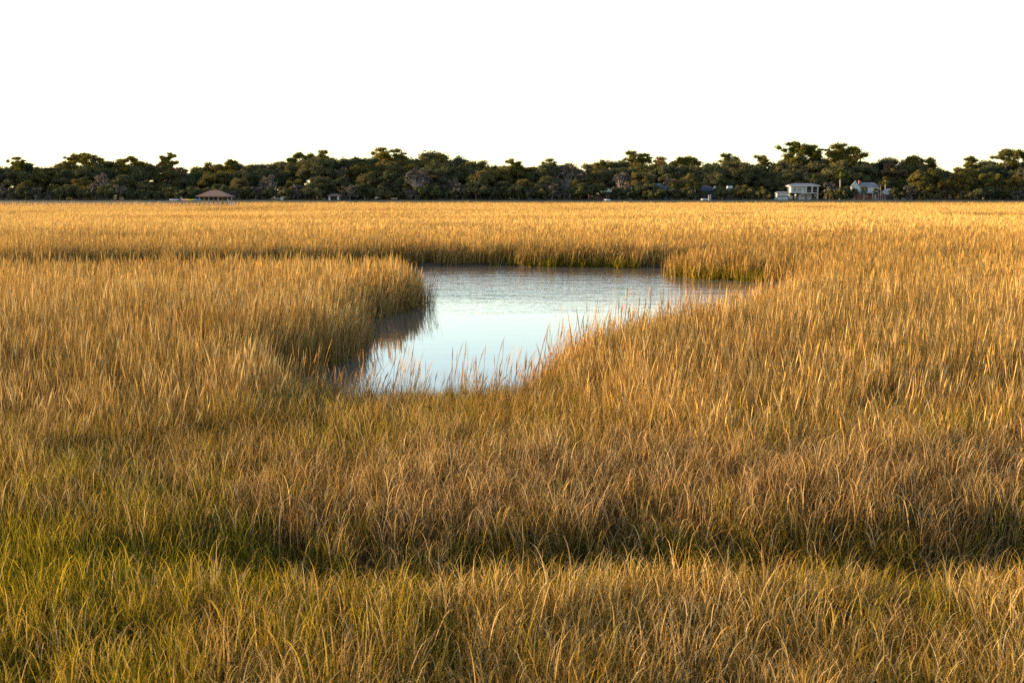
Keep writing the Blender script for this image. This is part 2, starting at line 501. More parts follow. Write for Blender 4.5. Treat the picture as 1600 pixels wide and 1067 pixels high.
def scatter_object(name, pts, rot, scl, idx, coll, label, cat):
    me = bpy.data.meshes.new(name)
    n = len(pts)
    me.vertices.add(n); me.vertices.foreach_set("co", pts.astype(np.float32).ravel())
    a = me.attributes.new("rot", 'FLOAT_VECTOR', 'POINT'); a.data.foreach_set("vector", rot.astype(np.float32).ravel())
    a = me.attributes.new("scl", 'FLOAT_VECTOR', 'POINT'); a.data.foreach_set("vector", scl.astype(np.float32).ravel())
    a = me.attributes.new("idx", 'INT', 'POINT'); a.data.foreach_set("value", idx.astype(np.int32))
    o = link(name, me)
    ng = bpy.data.node_groups.new(name + "_nodes", 'GeometryNodeTree')
    ng.interface.new_socket("Geometry", in_out='INPUT', socket_type='NodeSocketGeometry')
    ng.interface.new_socket("Geometry", in_out='OUTPUT', socket_type='NodeSocketGeometry')
    gi = ng.nodes.new('NodeGroupInput'); go = ng.nodes.new('NodeGroupOutput')
    ci = ng.nodes.new('GeometryNodeCollectionInfo')
    ci.inputs[0].default_value = coll
    ci.inputs[1].default_value = True; ci.inputs[2].default_value = True
    ip = ng.nodes.new('GeometryNodeInstanceOnPoints')
    ip.inputs['Pick Instance'].default_value = True
    def attr(nm, ty):
        x = ng.nodes.new('GeometryNodeInputNamedAttribute'); x.data_type = ty; x.inputs[0].default_value = nm
        return [s for s in x.outputs if s.enabled and s.name == 'Attribute'][0]
    ng.links.new(gi.outputs[0], ip.inputs['Points'])
    ng.links.new(ci.outputs[0], ip.inputs['Instance'])
    ng.links.new(attr('idx', 'INT'), ip.inputs['Instance Index'])
    ng.links.new(attr('rot', 'FLOAT_VECTOR'), ip.inputs['Rotation'])
    ng.links.new(attr('scl', 'FLOAT_VECTOR'), ip.inputs['Scale'])
    ng.links.new(ip.outputs[0], go.inputs[0])
    md = o.modifiers.new("scatter", 'NODES'); md.node_group = ng
    tag(o, label, cat, kind="stuff")
    return o

def frustum_points(d0, d1, dens, margin):
    """jittered points between two distances, in a wedge wider than the view"""
    k = 0.5 * 1600 / 2222 * 1.04
    area = k * (d1 ** 2 - d0 ** 2) + 2 * margin * (d1 - d0)
    n = int(area * dens)
    y = []
    while len(y) < n:
        c = rng.uniform(d0, d1, n * 2)
        y.extend(c[rng.uniform(0, 1, n * 2) < (k * c + margin) / (k * d1 + margin)])
    y = np.array(y[:n])
    x = rng.uniform(-1, 1, n) * (k * y + margin)
    return x, y

def height_at(x, y):
    """height of the grass"""
    # short hay in front, tall cordgrass beyond; in front of the pond the short grass runs to the water
    edge = 18.6 + 1.8 * wob(x, y, 2.4, 2.0) - 1.0 * np.clip((x - 4) / 5, 0, 1)
    mid = np.exp(-((x + 1.3) / 2.6) ** 4)
    edge = edge + 8.0 * mid
    k = np.clip((y - edge) / 7.5, 0, 1)
    H = 0.52 + (1.12 - 0.52) * k
    H = H * (1 + 0.10 * wob(x, y, 5.0, 5.0) + 0.06 * wob(x, y, 1.6, 8.0))
    dip = np.exp(-((y - (13.5 + 0.10 * (x - 1.0) + 0.25 * np.sin(x * 1.3))) / 0.8) ** 2) * np.clip((x + 5.0) / 4.5, 0, 1)
    H = H * (1 - 0.68 * dip)
    return H

def make_field(name, x, y, coll, nproto, ph, label, cat, spread=1.0, hmul=1.0, keep_edge=0.12, var=0.13, tuft=0.13):
    P = np.column_stack([x, y])
    m = ~creek_mask(x, y)
    near = (y > 20) & (y < 95)
    ins = np.zeros(len(x), bool); dd = np.full(len(x), 9.0)
    ins[near] = inside(P[near], POND); dd[near] = dist_poly(P[near], POND)
    m &= ~(ins & (dd > keep_edge * rng.uniform(0, 1.6, len(x))))
    x, y = x[m], y[m]; dd = dd[m]; ins = ins[m]
    z = np.where(ins, -0.05, ground_z(x, y)) - 0.03
    n = len(x)
    H = height_at(x, y) * hmul * rng.normal(1.0, var, n).clip(0.55, 1.45) * (1 + tuft * wob(x, y, 0.33, 2.7) + 0.5 * tuft * wob(x, y, 0.9, 6.1)) / ph
    H *= np.where(dd < 0.5, 0.82, 1.0)
    s = rng.uniform(0.85, 1.2, n) * spread
    scl = np.column_stack([s, s, H])
    rot = np.column_stack([rng.normal(0, 0.05, n), rng.normal(0.03, 0.05, n), rng.uniform(-0.6, 0.6, n) + np.where(rng.uniform(0, 1, n) < 0.3, math.pi, 0)])
    idx = rng.integers(0, nproto, n)
    return scatter_object(name, np.column_stack([x, y, z]), rot, scl, idx, coll, label, cat)

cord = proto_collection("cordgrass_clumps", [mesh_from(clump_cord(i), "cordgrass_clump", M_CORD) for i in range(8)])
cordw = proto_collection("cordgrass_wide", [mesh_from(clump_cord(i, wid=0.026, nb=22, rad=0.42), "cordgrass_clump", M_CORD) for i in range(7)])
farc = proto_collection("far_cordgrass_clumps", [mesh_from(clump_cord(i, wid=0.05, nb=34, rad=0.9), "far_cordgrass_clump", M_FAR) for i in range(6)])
hay = proto_collection("salt_hay_clumps", [mesh_from(clump_hay(i), "salt_hay_clump", M_HAY) for i in range(8)])
brown = proto_collection("brown_hay_clumps", [mesh_from(clump_hay(i, curl=1.5), "brown_hay_clump", M_BROWN) for i in range(7)])
green = proto_collection("green_clumps", [mesh_from(clump_hay(i, curl=0.7, wid=0.0088, nb=28, rad=0.16), "green_grass_clump", M_GREEN) for i in range(6)])
curl = proto_collection("curled_hay_clumps", [mesh_from([strips(9, 12, disc(9, 0.2), U(0.45, 0.75, 9), U(0.0, 0.8, 9), U(1.0, 3.4, 9), 3.0 + 2.2 * (i % 4), U(0, 6.28, 9), U(0.007, 0.011, 9), U(0, math.pi, 9), taper, U(0.75, 1, 9))], "curled_hay", M_HAY) for i in range(8)])
reed = proto_collection("reed_clumps", [mesh_from([strips(7, 9, disc(7, 0.22), U(0.95, 1.35, 7), U(0.0, 0.16, 7), U(0.0, 0.5, 7), 2.6, U(-1.2, 1.2, 7), U(0.010, 0.016, 7), U(0, math.pi, 7), seedhead, U(0.2, 1, 7)),
                                                   strips(9, 6, disc(9, 0.22), U(0.5, 0.95, 9), U(0.0, 0.25, 9), U(0.1, 0.9, 9), 2.2, U(0, 6.28, 9), U(0.005, 0.009, 9), U(0, math.pi, 9), taper, U(0, 1, 9))], "reed_clump", M_REED) for i in range(7)])

def is_brown(x, y):
    c = 16.6 + 0.06 * x
    k = np.clip((x + 3.6) / 2.5, 0, 1) * np.exp(-((y - c - 0.5 * np.sin(x)) / 2.3) ** 4)
    return k
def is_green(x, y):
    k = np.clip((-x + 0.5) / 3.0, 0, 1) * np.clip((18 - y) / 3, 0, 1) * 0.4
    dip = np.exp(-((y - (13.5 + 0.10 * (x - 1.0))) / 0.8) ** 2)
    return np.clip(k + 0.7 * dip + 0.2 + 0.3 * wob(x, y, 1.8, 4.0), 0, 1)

# short grass near the camera, three kinds mixed by place
x, y = frustum_points(7.5, 29.0, 38, 4.0)
u = rng.uniform(0, 1, len(x))
tall = (y > 21 + 9 * np.exp(-((x + 1.3) / 2.6) ** 4))
thin = rng.uniform(0, 1, len(x)) < np.where(tall, 0.35, 1.0)
x, y, u = x[thin], y[thin], u[thin]
br = is_brown(x, y) * 0.92 > u
u2 = rng.uniform(0, 1, len(x))
gr = (~br) & (is_green(x, y) > u2)
hy = ~(br | gr)
SHORT = lambda x, y: np.minimum(height_at(x, y), 0.62)
_h = height_at
height_at = lambda x, y: np.minimum(_h(x, y), 0.62)
make_field("brown_hay", x[br], y[br], brown, 7, 0.48, "band of dull brown curled hay beyond the dark dip in the foreground", "dry grass", keep_edge=0.0, tuft=0.2)
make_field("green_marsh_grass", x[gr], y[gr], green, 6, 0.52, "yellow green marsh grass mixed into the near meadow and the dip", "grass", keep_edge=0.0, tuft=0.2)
make_field("salt_hay", x[hy], y[hy], hay, 8, 0.5, "short golden salt hay of the near meadow in front of the pond", "grass", keep_edge=0.0, tuft=0.2)
x, y = frustum_points(7.5, 20, 14, 3.0)
k = rng.uniform(0, 1, len(x)) < np.where(y < 12.8, 1.0, 0.45) * np.where((x < -1.5) & (y > 11), 0.25, 1)
make_field("curled_hay", x[k], y[k], curl, 8, 0.5, "pale bent and curled blades lying over the nearest grass", "dry grass", keep_edge=0.0, tuft=0.2)
height_at = _h

# tall cordgrass
x, y = frustum_points(18.5, 46, 22, 5.0)
k = rng.uniform(0, 1, len(x)) < np.clip((_h(x, y) - 0.52) / 0.35, 0, 1)
make_field("cordgrass", x[k], y[k], cord, 8, 0.98, "tall golden cordgrass standing on both sides of the pond", "grass")
x, y = frustum_points(46, 125, 9.0, 7.0)
k = rng.uniform(0, 1, len(x)) < np.clip((125 - y) / 38, 0, 1)
x, y = x[k], y[k]
make_field("cordgrass.001", x, y, cordw, 7, 0.98, "tall golden cordgrass on the spit, the islet and the far bank of the pond", "grass")
x, y = frustum_points(84, 240, 2.6, 14)
k = rng.uniform(0, 1, len(x)) < np.clip((y - 84) / 34, 0, 1)
x, y = x[k], y[k]
x2, y2 = frustum_points(240, 512, 0.55, 30)
x = np.concatenate([x, x2]); y = np.concatenate([y, y2])
make_field("cordgrass.002", x, y, farc, 6, 0.98, "wide golden marsh of cordgrass reaching back to the wooded shore", "grass", var=0.07, tuft=0.02)

# sparse tall reeds along the near and right water's edge
def along(poly_px, n, off0, off1):
    q = np.array([gp(*p) for p in poly_px]); seg = np.hypot(*np.diff(q, axis=0).T); cs = np.concatenate([[0], np.cumsum(seg)])
    t = rng.uniform(0, cs[-1], n); i = np.clip(np.searchsorted(cs, t) - 1, 0, len(seg) - 1)
    f = (t - cs[i]) / seg[i]; p = q[i] + (q[i + 1] - q[i]) * f[:, None]
    nrm = (q[i + 1] - q[i]) / seg[i][:, None]; nrm = np.column_stack([-nrm[:, 1], nrm[:, 0]])
    return p + nrm * rng.uniform(off0, off1, n)[:, None]
A = along([(400, 640), (500, 652), (600, 660), (700, 661), (790, 655), (835, 642)], 95, -0.9, 0.5)
B = along([(835, 642), (870, 618), (930, 592), (1000, 568), (1060, 552), (1168, 526), (1245, 489), (1282, 466)], 230, -0.9, 0.35)
C_ = along([(525, 566), (553, 545), (550, 522), (556, 504), (600, 492), (648, 484), (664, 470)], 130, -0.5, 1.0)
P = np.concatenate([A, B, C_]); n = len(P)
hs = np.concatenate([np.full(len(A), 0.98), np.full(len(B), 1.35), np.full(len(C_), 0.95)]) * rng.uniform(0.45, 1.15, n)
scatter_object("reed_stalks", np.column_stack([P, np.full(n, -0.03)]), np.column_stack([rng.normal(0, 0.06, n), rng.normal(0.02, 0.06, n), U(-0.8, 0.8, n)]),
               np.column_stack([U(0.8, 1.4, n), U(0.8, 1.4, n), hs]), rng.integers(0, 7, n), reed, "thin seeded reed stalks standing at the water's edge of the pond", "reeds")
# green new growth at the foot of the far bank and the islet
D = along([(800, 415), (860, 417), (930, 417.5), (1000, 418.5)], 46, -0.5, 0.2)
E = along([(1050, 430), (1056, 432), (1100, 436), (1150, 438), (1190, 441)], 120, -0.1, 0.4)
P = np.concatenate([D, E]); n = len(P)
scatter_object("green_shoots", np.column_stack([P, np.full(n, -0.02)]), np.column_stack([rng.normal(0, 0.08, (n, 2)), U(-3, 3, n)]),
               np.column_stack([U(1.4, 2.4, n), U(1.4, 2.4, n), U(0.8, 1.5, n)]), rng.integers(0, 6, n), green, "bright green shoots at the waterline of the far bank and islet", "grass")

# ------------------------------------------------------------------ boxes, tubes and roofs
class MB:
    def __init__(s): s.v = []; s.f = []
    def box(s, x0, x1, y0, y1, z0, z1):
        b = len(s.v)
        s.v += [(x0, y0, z0), (x1, y0, z0), (x1, y1, z0), (x0, y1, z0), (x0, y0, z1), (x1, y0, z1), (x1, y1, z1), (x0, y1, z1)]
        s.f += [(b, b + 3, b + 2, b + 1), (b + 4, b + 5, b + 6, b + 7), (b, b + 1, b + 5, b + 4), (b + 1, b + 2, b + 6, b + 5), (b + 2, b + 3, b + 7, b + 6), (b + 3, b, b + 4, b + 7)]
        return s
    def tube(s, p, q, r0, r1, n=6):
        p, q = Vector(p), Vector(q); d = (q - p).normalized()
        a = d.orthogonal().normalized(); c = d.cross(a); b = len(s.v)
        for P0, rr in ((p, r0), (q, r1)):
            for i in range(n):
                t = 2 * math.pi * i / n
                s.v.append(tuple(P0 + a * (rr * math.cos(t)) + c * (rr * math.sin(t))))
        for i in range(n):
            j = (i + 1) % n
            s.f.append((b + i, b + j, b + n + j, b + n + i))
        s.f.append(tuple(b + i for i in range(n))[::-1]); s.f.append(tuple(b + n + i for i in range(n)))
        return s
    def hip(s, x0, x1, y0, y1, z0, z1, rx0, rx1, t=0.15):
        """hip roof whose ridge runs from rx0 to rx1"""
        ym = (y0 + y1) / 2; b = len(s.v)
        s.v += [(x0, y0, z0), (x1, y0, z0), (x1, y1, z0), (x0, y1, z0), (x0, y0, z0 + t), (x1, y0, z0 + t), (x1, y1, z0 + t), (x0, y1, z0 + t), (rx0, ym, z1), (rx1, ym, z1)]
        s.f += [(b, b + 3, b + 2, b + 1), (b, b + 1, b + 5, b + 4), (b + 1, b + 2, b + 6, b + 5), (b + 2, b + 3, b + 7, b + 6), (b + 3, b, b + 4, b + 7),
                (b + 4, b + 5, b + 9, b + 8), (b + 5, b + 6, b + 9), (b + 6, b + 7, b + 8, b + 9), (b + 7, b + 4, b + 8)]
        return s
    def prism(s, prof, y0, y1):
        """profile in x, z pushed along y"""
        b = len(s.v); n = len(prof)
        s.v += [(x, y0, z) for x, z in prof] + [(x, y1, z) for x, z in prof]
        s.f.append(tuple(b + i for i in range(n))); s.f.append(tuple(b + n + i for i in range(n))[::-1])
        for i in range(n):
            j = (i + 1) % n
            s.f.append((b + i, b + n + i, b + n + j, b + j))
        return s
    def build(s, name, mat, parent=None):
        me = bpy.data.meshes.new(name)
        me.from_pydata(s.v, [], s.f)
        me.update()
        return link(name, me, mat, parent)

def window(parent, x0, x1, z0, z1, y=0.0, frame=M_WHITE, glass=M_GLASS, mull=1):
    w = 0.09
    f = MB().box(x0 - w, x1 + w, y - 0.06, y + 0.02, z1, z1 + w).box(x0 - w, x1 + w, y - 0.08, y + 0.02, z0 - w, z0)
    f.box(x0 - w, x0, y - 0.06, y + 0.02, z0, z1).box(x1, x1 + w, y - 0.06, y + 0.02, z0, z1)
    for i in range(mull):
        xm = x0 + (x1 - x0) * (i + 1) / (mull + 1)
        f.box(xm - 0.03, xm + 0.03, y - 0.05, y + 0.0, z0, z1)
    fo = f.build("window", frame, parent)
    MB().box(x0, x1, y - 0.02, y + 0.01, z0, z1).build("pane", glass, fo)
    return fo

S4 = 400 / 2234.0          # metres per photograph pixel at the dock
S5 = 555 / 2234.0          # and at the houses
LZ = float(ground_z(np.array([0.0]), np.array([552.0]))[0])

# ---- dock walkway with railing
def at4(u): return (u - 800) * S4
dock = empty("dock_walkway", (0, 400, 0))
tag(dock, "long grey wooden walkway with railing leading to the brown-roofed pavilion", "dock")
xl, xr = at4(-120), at4(316)
MB().box(xl, xr, -0.8, 0.8, 1.22, 1.34).build("deck", M_GREYWOOD, dock)
for yy in (-0.78, 0.78):
    MB().box(xl, xr, yy - 0.05, yy + 0.05, 2.30, 2.38).build("handrail", M_GREYWOOD, dock)
    MB().box(xl, xr, yy - 0.02, yy + 0.02, 1.76, 1.86).build("middle_rail", M_GREYWOOD, dock)
pm = None
xx = xl + 0.3
while xx < xr:
    for yy in (-0.86, 0.86):
        if pm is None:
            o = MB().box(-0.07, 0.07, -0.06, 0.06, -0.4, 2.30).build("post", M_GREYWOOD, dock); pm = o.data
        else:
            o = link("post", pm, None, dock)
        o.location = (xx, yy, 0)
    xx += 2.0

# ---- pavilion
pav = empty("dock_pavilion", (at4(337), 400, 0))
tag(pav, "open pavilion with a brown hipped roof at the end of the dock", "pavilion")
MB().box(-4.2, 4.6, -3.2, 3.2, 1.15, 1.36).build("floor", M_GREYWOOD, pav)
MB().hip(-4.9, 4.6, -3.9, 3.9, 3.5, 5.35, -1.4, 1.0).build("roof", M_ROOFBROWN, pav)
for px_ in (-3.9, -1.3, 1.3, 3.9):
    for py_ in (-3.0, 3.0):
        o = MB().box(-0.11, 0.11, -0.11, 0.11, -0.4, 3.5).build("post", M_GREYWOOD, pav); o.location = (px_, py_, 0)
for py_ in (-3.02, 3.02):
    MB().box(-3.78, 3.78, py_ - 0.04, py_ + 0.04, 2.2, 2.3).build("railing", M_GREYWOOD, pav)
    b = MB()
    for i in range(24):
        b.box(-3.7 + i * 0.32, -3.64 + i * 0.32, py_ - 0.02, py_ + 0.02, 1.36, 2.2)
    b.build("balusters", M_GREYWOOD, pav)
MB().box(-3.4, 3.4, 2.2, 2.7, 1.75, 1.83).box(-3.3, -3.2, 2.25, 2.65, 1.36, 1.75).box(3.2, 3.3, 2.25, 2.65, 1.36, 1.75).build("bench", M_GREYWOOD, pav)
ramp_o = empty("gangway", (at4(358), 398.5, 0))
tag(ramp_o, "pale gangway sloping down from the right end of the pavilion", "gangway")
MB().prism([(0, 2.35), (1.9, 1.15), (1.9, 1.02), (0, 2.22)], -0.7, 0.7).build("ramp", M_WHITE, ramp_o)
for yy in (-0.7, 0.7):
    MB().prism([(0, 2.75), (1.9, 1.55), (1.9, 1.48), (0, 2.68)], yy - 0.03, yy + 0.03).build("handrail", M_WHITE, ramp_o)
for i, u in enumerate((369.5, 374.0)):
    o = MB().tube((0, 0, -0.4), (0, 0, 2.3), 0.16, 0.14, 8).tube((0, 0, 2.3), (0, 0, 2.42), 0.16, 0.05, 8).build("mooring_post", M_GREYPAINT)
    o.location = (at4(u), 399, 0)
    tag(o, ("nearer the gangway, grey mooring post of the pair beside the pavilion", "grey mooring post of the pair farther from the pavilion and its gangway")[i], "post", "mooring posts beside the pavilion")

# ---- kayaks on a rack
rack = empty("kayak_rack", (at4(292), 397.5, 0))
tag(rack, "low timber rack under the coloured kayaks beside the dock", "rack")
for x_ in (-4.0, -2.1, 0.0, 2.1, 4.0):
    for y_ in (-0.5, 0.5):
        o = MB().box(-0.06, 0.06, -0.06, 0.06, -0.4, 2.34).build("leg", M_GREYWOOD, rack); o.location = (x_, y_, 0)
for y_ in (-0.5, 0.5):
    MB().box(-4.3, 4.3, y_ - 0.05, y_ + 0.05, 2.34, 2.44).build("beam", M_GREYWOOD, rack)
def kayak(u0, u1, mat, dy, label, dz=0.0):
    L = (u1 - u0) * S4; n = 14; k = 10
    vs = []; fs = []
    for i in range(n + 1):
        t = i / n; s = max(0.03, math.sin(math.pi * t) ** 0.6); xx = (t - 0.5) * L; lift = 0.16 * abs(2 * t - 1) ** 3
        for j in range(k):
            a = 2 * math.pi * j / k
            vs.append((xx, 0.34 * s * math.cos(a), 0.22 + lift + 0.21 * s * math.sin(a)))
    for i in range(n):
        for j in range(k):
            q = (j + 1) % k
            fs.append((i * k + j, i * k + q, (i + 1) * k + q, (i + 1) * k + j))
    fs += [tuple(range(k))[::-1], tuple(n * k + j for j in range(k))]
    e = empty("kayak", (at4((u0 + u1) / 2), 397.5 + dy, 2.45 + dz))
    me = bpy.data.meshes.new("hull"); me.from_pydata(vs, [], fs); me.update()
    link("hull", me, mat, e)
    c = MB()
    for i in range(10):
        a0 = 2 * math.pi * i / 10; a1 = 2 * math.pi * (i + 1) / 10
        c.tube((0.45 * math.cos(a0), 0.2 * math.sin(a0), 0.425), (0.45 * math.cos(a1), 0.2 * math.sin(a1), 0.425), 0.03, 0.03, 4)
    c.build("cockpit_rim", M_BLACK, e)
    tag(e, label, "kayak", "kayaks on the rack by the dock")
kayak(268, 283, M_KW, -0.45, "pale lavender white kayak at the left end of the rack")
kayak(278, 292, M_KB, 0.45, "blue violet kayak between the pale one and the yellow one")
kayak(287, 298, M_KP, -0.1, "pinkish kayak stored just left of the yellow one")
kayak(293, 308, M_KY, -0.55, "bright yellow kayak stored on the rack")
kayak(304, 318, M_KC, 0.35, "cyan blue kayak at the end of the rack nearest the pavilion")

# ---- small things on the shore
def at5(u, d=555.0): return (u - 800) * d / 2234.0
def vz(v, d): return CAM_H + (305 - v) * d / 2234.0
o = empty("garden_pillar", (at5(440, 540), 540, vz(316.5, 540)))
tag(o, "small white pillar alone on the shore between pavilion and white-columned shelter", "pillar")
MB().box(-0.5, 0.5, -0.5, 0.5, 0, 0.35).build("base", M_WHITE, o)
MB().box(-0.3, 0.3, -0.3, 0.3, 0.35, 1.75).build("shaft", M_WHITE, o)
MB().hip(-0.38, 0.38, -0.38, 0.38, 1.75, 2.1, -0.02, 0.02, 0.08).build("cap", M_WHITE, o)

sh = empty("garden_shelter", (at5(522, 540), 540, vz(317, 540)))
tag(sh, "small shelter with white columns and a dull brown roof under the oaks", "shelter")
for x_ in (-1.75, 1.55):
    o = MB().box(-0.32, 0.32, -0.3, 0.3, 0, 2.4).build("column", M_WHITE, sh); o.location = (x_, 0, 0)
for x_ in (-2.2, 2.2):
    o = MB().box(-0.15, 0.15, -0.15, 0.15, 0, 2.4).build("rear_post", M_GREYPAINT, sh); o.location = (x_, 1.65, 0)
MB().hip(-2.6, 2.8, -0.8, 2.4, 2.4, 3.3, -1.2, 1.4, 0.2).build("roof", M_ROOFBROWN, sh)
MB().box(-2.2, 2.2, 1.95, 2.1, 0, 2.4).build("rear_wall", M_DARKWOOD, sh)
pot = MB()
for k_ in range(6):
    z0, z1 = k_ * 0.17, (k_ + 1) * 0.17
    r0, r1 = 0.25 + 0.33 * math.sin(math.pi * k_ / 6), 0.25 + 0.33 * math.sin(math.pi * (k_ + 1) / 6)
    pot.tube((0, 0, z0), (0, 0, z1), r0, r1, 12)
o = pot.build("garden_urn", M_WHITE); o.location = (at5(521, 539), 539.6, vz(317, 540))
tag(o, "round white urn standing between the columns of the little shelter", "urn")

def boat(name, u, d, L, mat, label, cat, z=None, flip=False, h=0.7):
    n = 10; k = 7; vs = []; fs = []
    for i in range(n + 1):
        t = i / n; w = max(0.04, math.sin(math.pi * (0.15 + 0.85 * t)) ** 0.7) if t < 1 else 0.04
        for j in range(k):
            a = math.pi * j / (k - 1)
            vs.append(((t - 0.5) * L, 0.9 * w * math.cos(a), h - h * math.sin(a) ** 0.7 * (0.5 + 0.5 * w)))
    for i in range(n):
        for j in range(k - 1):
            fs.append((i * k + j, (i + 1) * k + j, (i + 1) * k + j + 1, i * k + j + 1))
    fs.append(tuple(range(k)))
    z = ground_at(d) if z is None else z
    e = empty(name, (at5(u, d), d, z + (h if flip else 0)))
    if flip: vs = [(a, b, -c) for a, b, c in vs]
    me = bpy.data.meshes.new("hull"); me.from_pydata(vs, [], fs); me.update()
    hull = link("hull", me, mat, e)
    sl = hull.modifiers.new("thickness", 'SOLIDIFY'); sl.thickness = 0.05
    if not flip:
        MB().box(-L * 0.25, -L * 0.25 + 0.3, -0.72, 0.72, h - 0.2, h - 0.15).build("thwart", M_GREYWOOD, e)
        MB().box(L * 0.1, L * 0.1 + 0.3, -0.76, 0.76, h - 0.2, h - 0.15).build("thwart", M_GREYWOOD, e)
    return tag(e, label, cat)
def ground_at(d): return float(ground_z(np.array([0.0]), np.array([d]))[0])
boat("upturned_boat", 949, 535, 2.4, M_WHITE, "upturned white boat lying on the lawn left of the tall white house", "boat", flip=True, h=0.5)
boat("rowing_boat", 1101, 533, 2.5, M_WHITE, "white rowing boat on the shore in front of the dark blue house", "boat", h=0.8)
boat("upturned_boat", 1417, 545, 4.0, M_GREYPAINT, "grey upturned boat under the trees right of the brick and white house", "boat", flip=True, h=0.8)
for i, u in enumerate((1107.5, 1110.5)):
    o = MB().tube((0, 0, 0), (0, 0, 2.3), 0.12, 0.1, 8).build("boat_post", M_WHITE); o.location = (at5(u, 534), 534, ground_at(534) - 0.1)
    tag(o, ("pale post nearer to the white rowing boat", "pale post farther from the white rowing boat, nearest the palmettos")[i], "post", "pale posts beside the rowing boat")

def house(name, u, d, label):
    e = empty(name, (at5(u, d), d, ground_at(d) - 0.05)); tag(e, label, "house"); return e
# low brown house
h = house("shore_cottage", 941, 556, "low brown cottage with a pale green roof behind the upturned white boat")
MB().box(-5.2, 3.0, 0, 6, 0, 1.9).build("wall", M_BRICK, h)
MB().hip(-0.3, 3.9, -0.4, 6, 2.9, 4.2, 0.8, 3.0, 0.25).build("roof", M_ROOFGREEN, h)
MB().box(0.0, 3.5, 0.3, 5.8, 1.9, 2.9).build("upper_wall", M_DARKWOOD, h)
for x_ in (-4.4, -2.6, 1.0): window(h, x_, x_ + 0.8, 0.7, 1.5, -0.02)
# tall white narrow house
h = house("white_house", 985, 556, "tall narrow white house half hidden among the oaks")
MB().prism([(-1.3, 0), (0.9, 0), (0.9, 4.6), (-0.1, 6.0), (-1.1, 4.6)], 0, 6).build("wall", M_WHITE, h)
MB().prism([(-1.35, 4.5), (-0.1, 6.2), (1.15, 4.5), (1.15, 4.65), (-0.1, 6.4), (-1.35, 4.65)], -0.3, 6.3).build("roof", M_ROOFGREY, h)
window(h, -0.55, 0.25, 4.0, 5.0, -0.02); window(h, -0.8, 0.4, 1.2, 2.4, -0.02)
MB().box(1.6, 3.0, 1.4, 5, 3.2, 5.1).build("dormer", M_WHITE, h)
MB().box(-3.0, 4.5, 1.5, 6, 0, 3.2).build("rear_wall", M_DARKWOOD, h)
# grey porch house
h = house("porch_house", 1022, 556, "dim grey house with a white-railed porch right of the tall white house")
MB().box(-5.5, 5.5, 1.6, 8, 0, 4.6).build("wall", M_GREYPAINT, h)
MB().hip(-6, 6, 0, 8.4, 4.6, 6.3, -3, 3, 0.2).build("roof", M_ROOFGREY, h)
for x_ in (-4.6, -1.6, 1.4, 4.4):
    o = MB().box(-0.09, 0.09, -0.09, 0.09, 0, 4.6).build("porch_post", M_WHITE, h); o.location = (x_, 0.2, 0)
MB().box(-4.6, 4.4, 0.16, 0.24, 1.0, 1.08).build("railing", M_WHITE, h)
MB().box(-4.6, 4.4, 0.16, 0.24, 2.4, 2.5).build("railing", M_WHITE, h)
for x_ in (-3.9, -0.6, 2.4): window(h, x_, x_ + 1.2, 0.9, 2.1, 1.58)
# dark blue house with pale gable
h = house("blue_house", 1107, 558, "dark blue house with a pale gable behind the white rowing boat")
MB().box(-3.2, 3.6, 0, 7, 0, 3.4).build("wall", M_BLUE, h)
MB().hip(-3.8, 2.8, -0.5, 7.5, 3.4, 5.6, -1.8, 0.8, 0.2).build("roof", M_BLUE, h)
MB().prism([(1.5, 3.4), (4.2, 3.4), (4.0, 4.2), (2.8, 5.2), (1.6, 4.2)], -0.2, 4).build("gable", M_ROOFGREEN, h)
for x_ in (-2.2, -0.2, 1.8): window(h, x_, x_ + 0.8, 1.2, 2.4, -0.02)
# green roofed house
h = house("green_roofed_house", 1144, 558, "dark house with a pale green roof and white dormer left of the palmettos")
MB().box(-2.6, 3.0, 0, 6, 0, 3.1).build("wall", M_DARKWOOD, h)
MB().hip(-3.0, 2.4, -0.5, 6.5, 3.1, 4.6, -1.6, 0.8, 0.2).build("roof", M_ROOFGREEN, h)
MB().box(-1.8, 0.2, 0.6, 3.0, 4.5, 5.4).build("dormer", M_WHITE, h)
window(h, -2.1, -1.3, 1.4, 2.3, -0.02, glass=M_CREAM); window(h, 1.0, 1.9, 1.3, 2.4, -0.02)  # cream pane colour stands in for light in the left window
# white boathouse wall and house with big porch
h = house("boathouse", 1223, 553, "low white boathouse with two wide doors beside the white porch house")
MB().box(-2.2, 2.2, 0, 5, 1.6, 2.6).box(-2.2, 2.2, 0.6, 5, 0, 1.6).build("wall", M_WHITE, h)
MB().box(-2.1, 2.1, 0.5, 0.59, 1.15, 1.6).build("dark_opening", M_GLASS, h)
for x0_ in (-2.1, 0.1):
    MB().box(x0_, x0_ + 2.0, 0.3, 0.4, 0.05, 1.1).build("door", M_WHITE, h)
MB().hip(-2.5, 2.5, -0.3, 5.3, 2.6, 3.2, -1.6, 1.6, 0.12).build("roof", M_GREYPAINT, h)

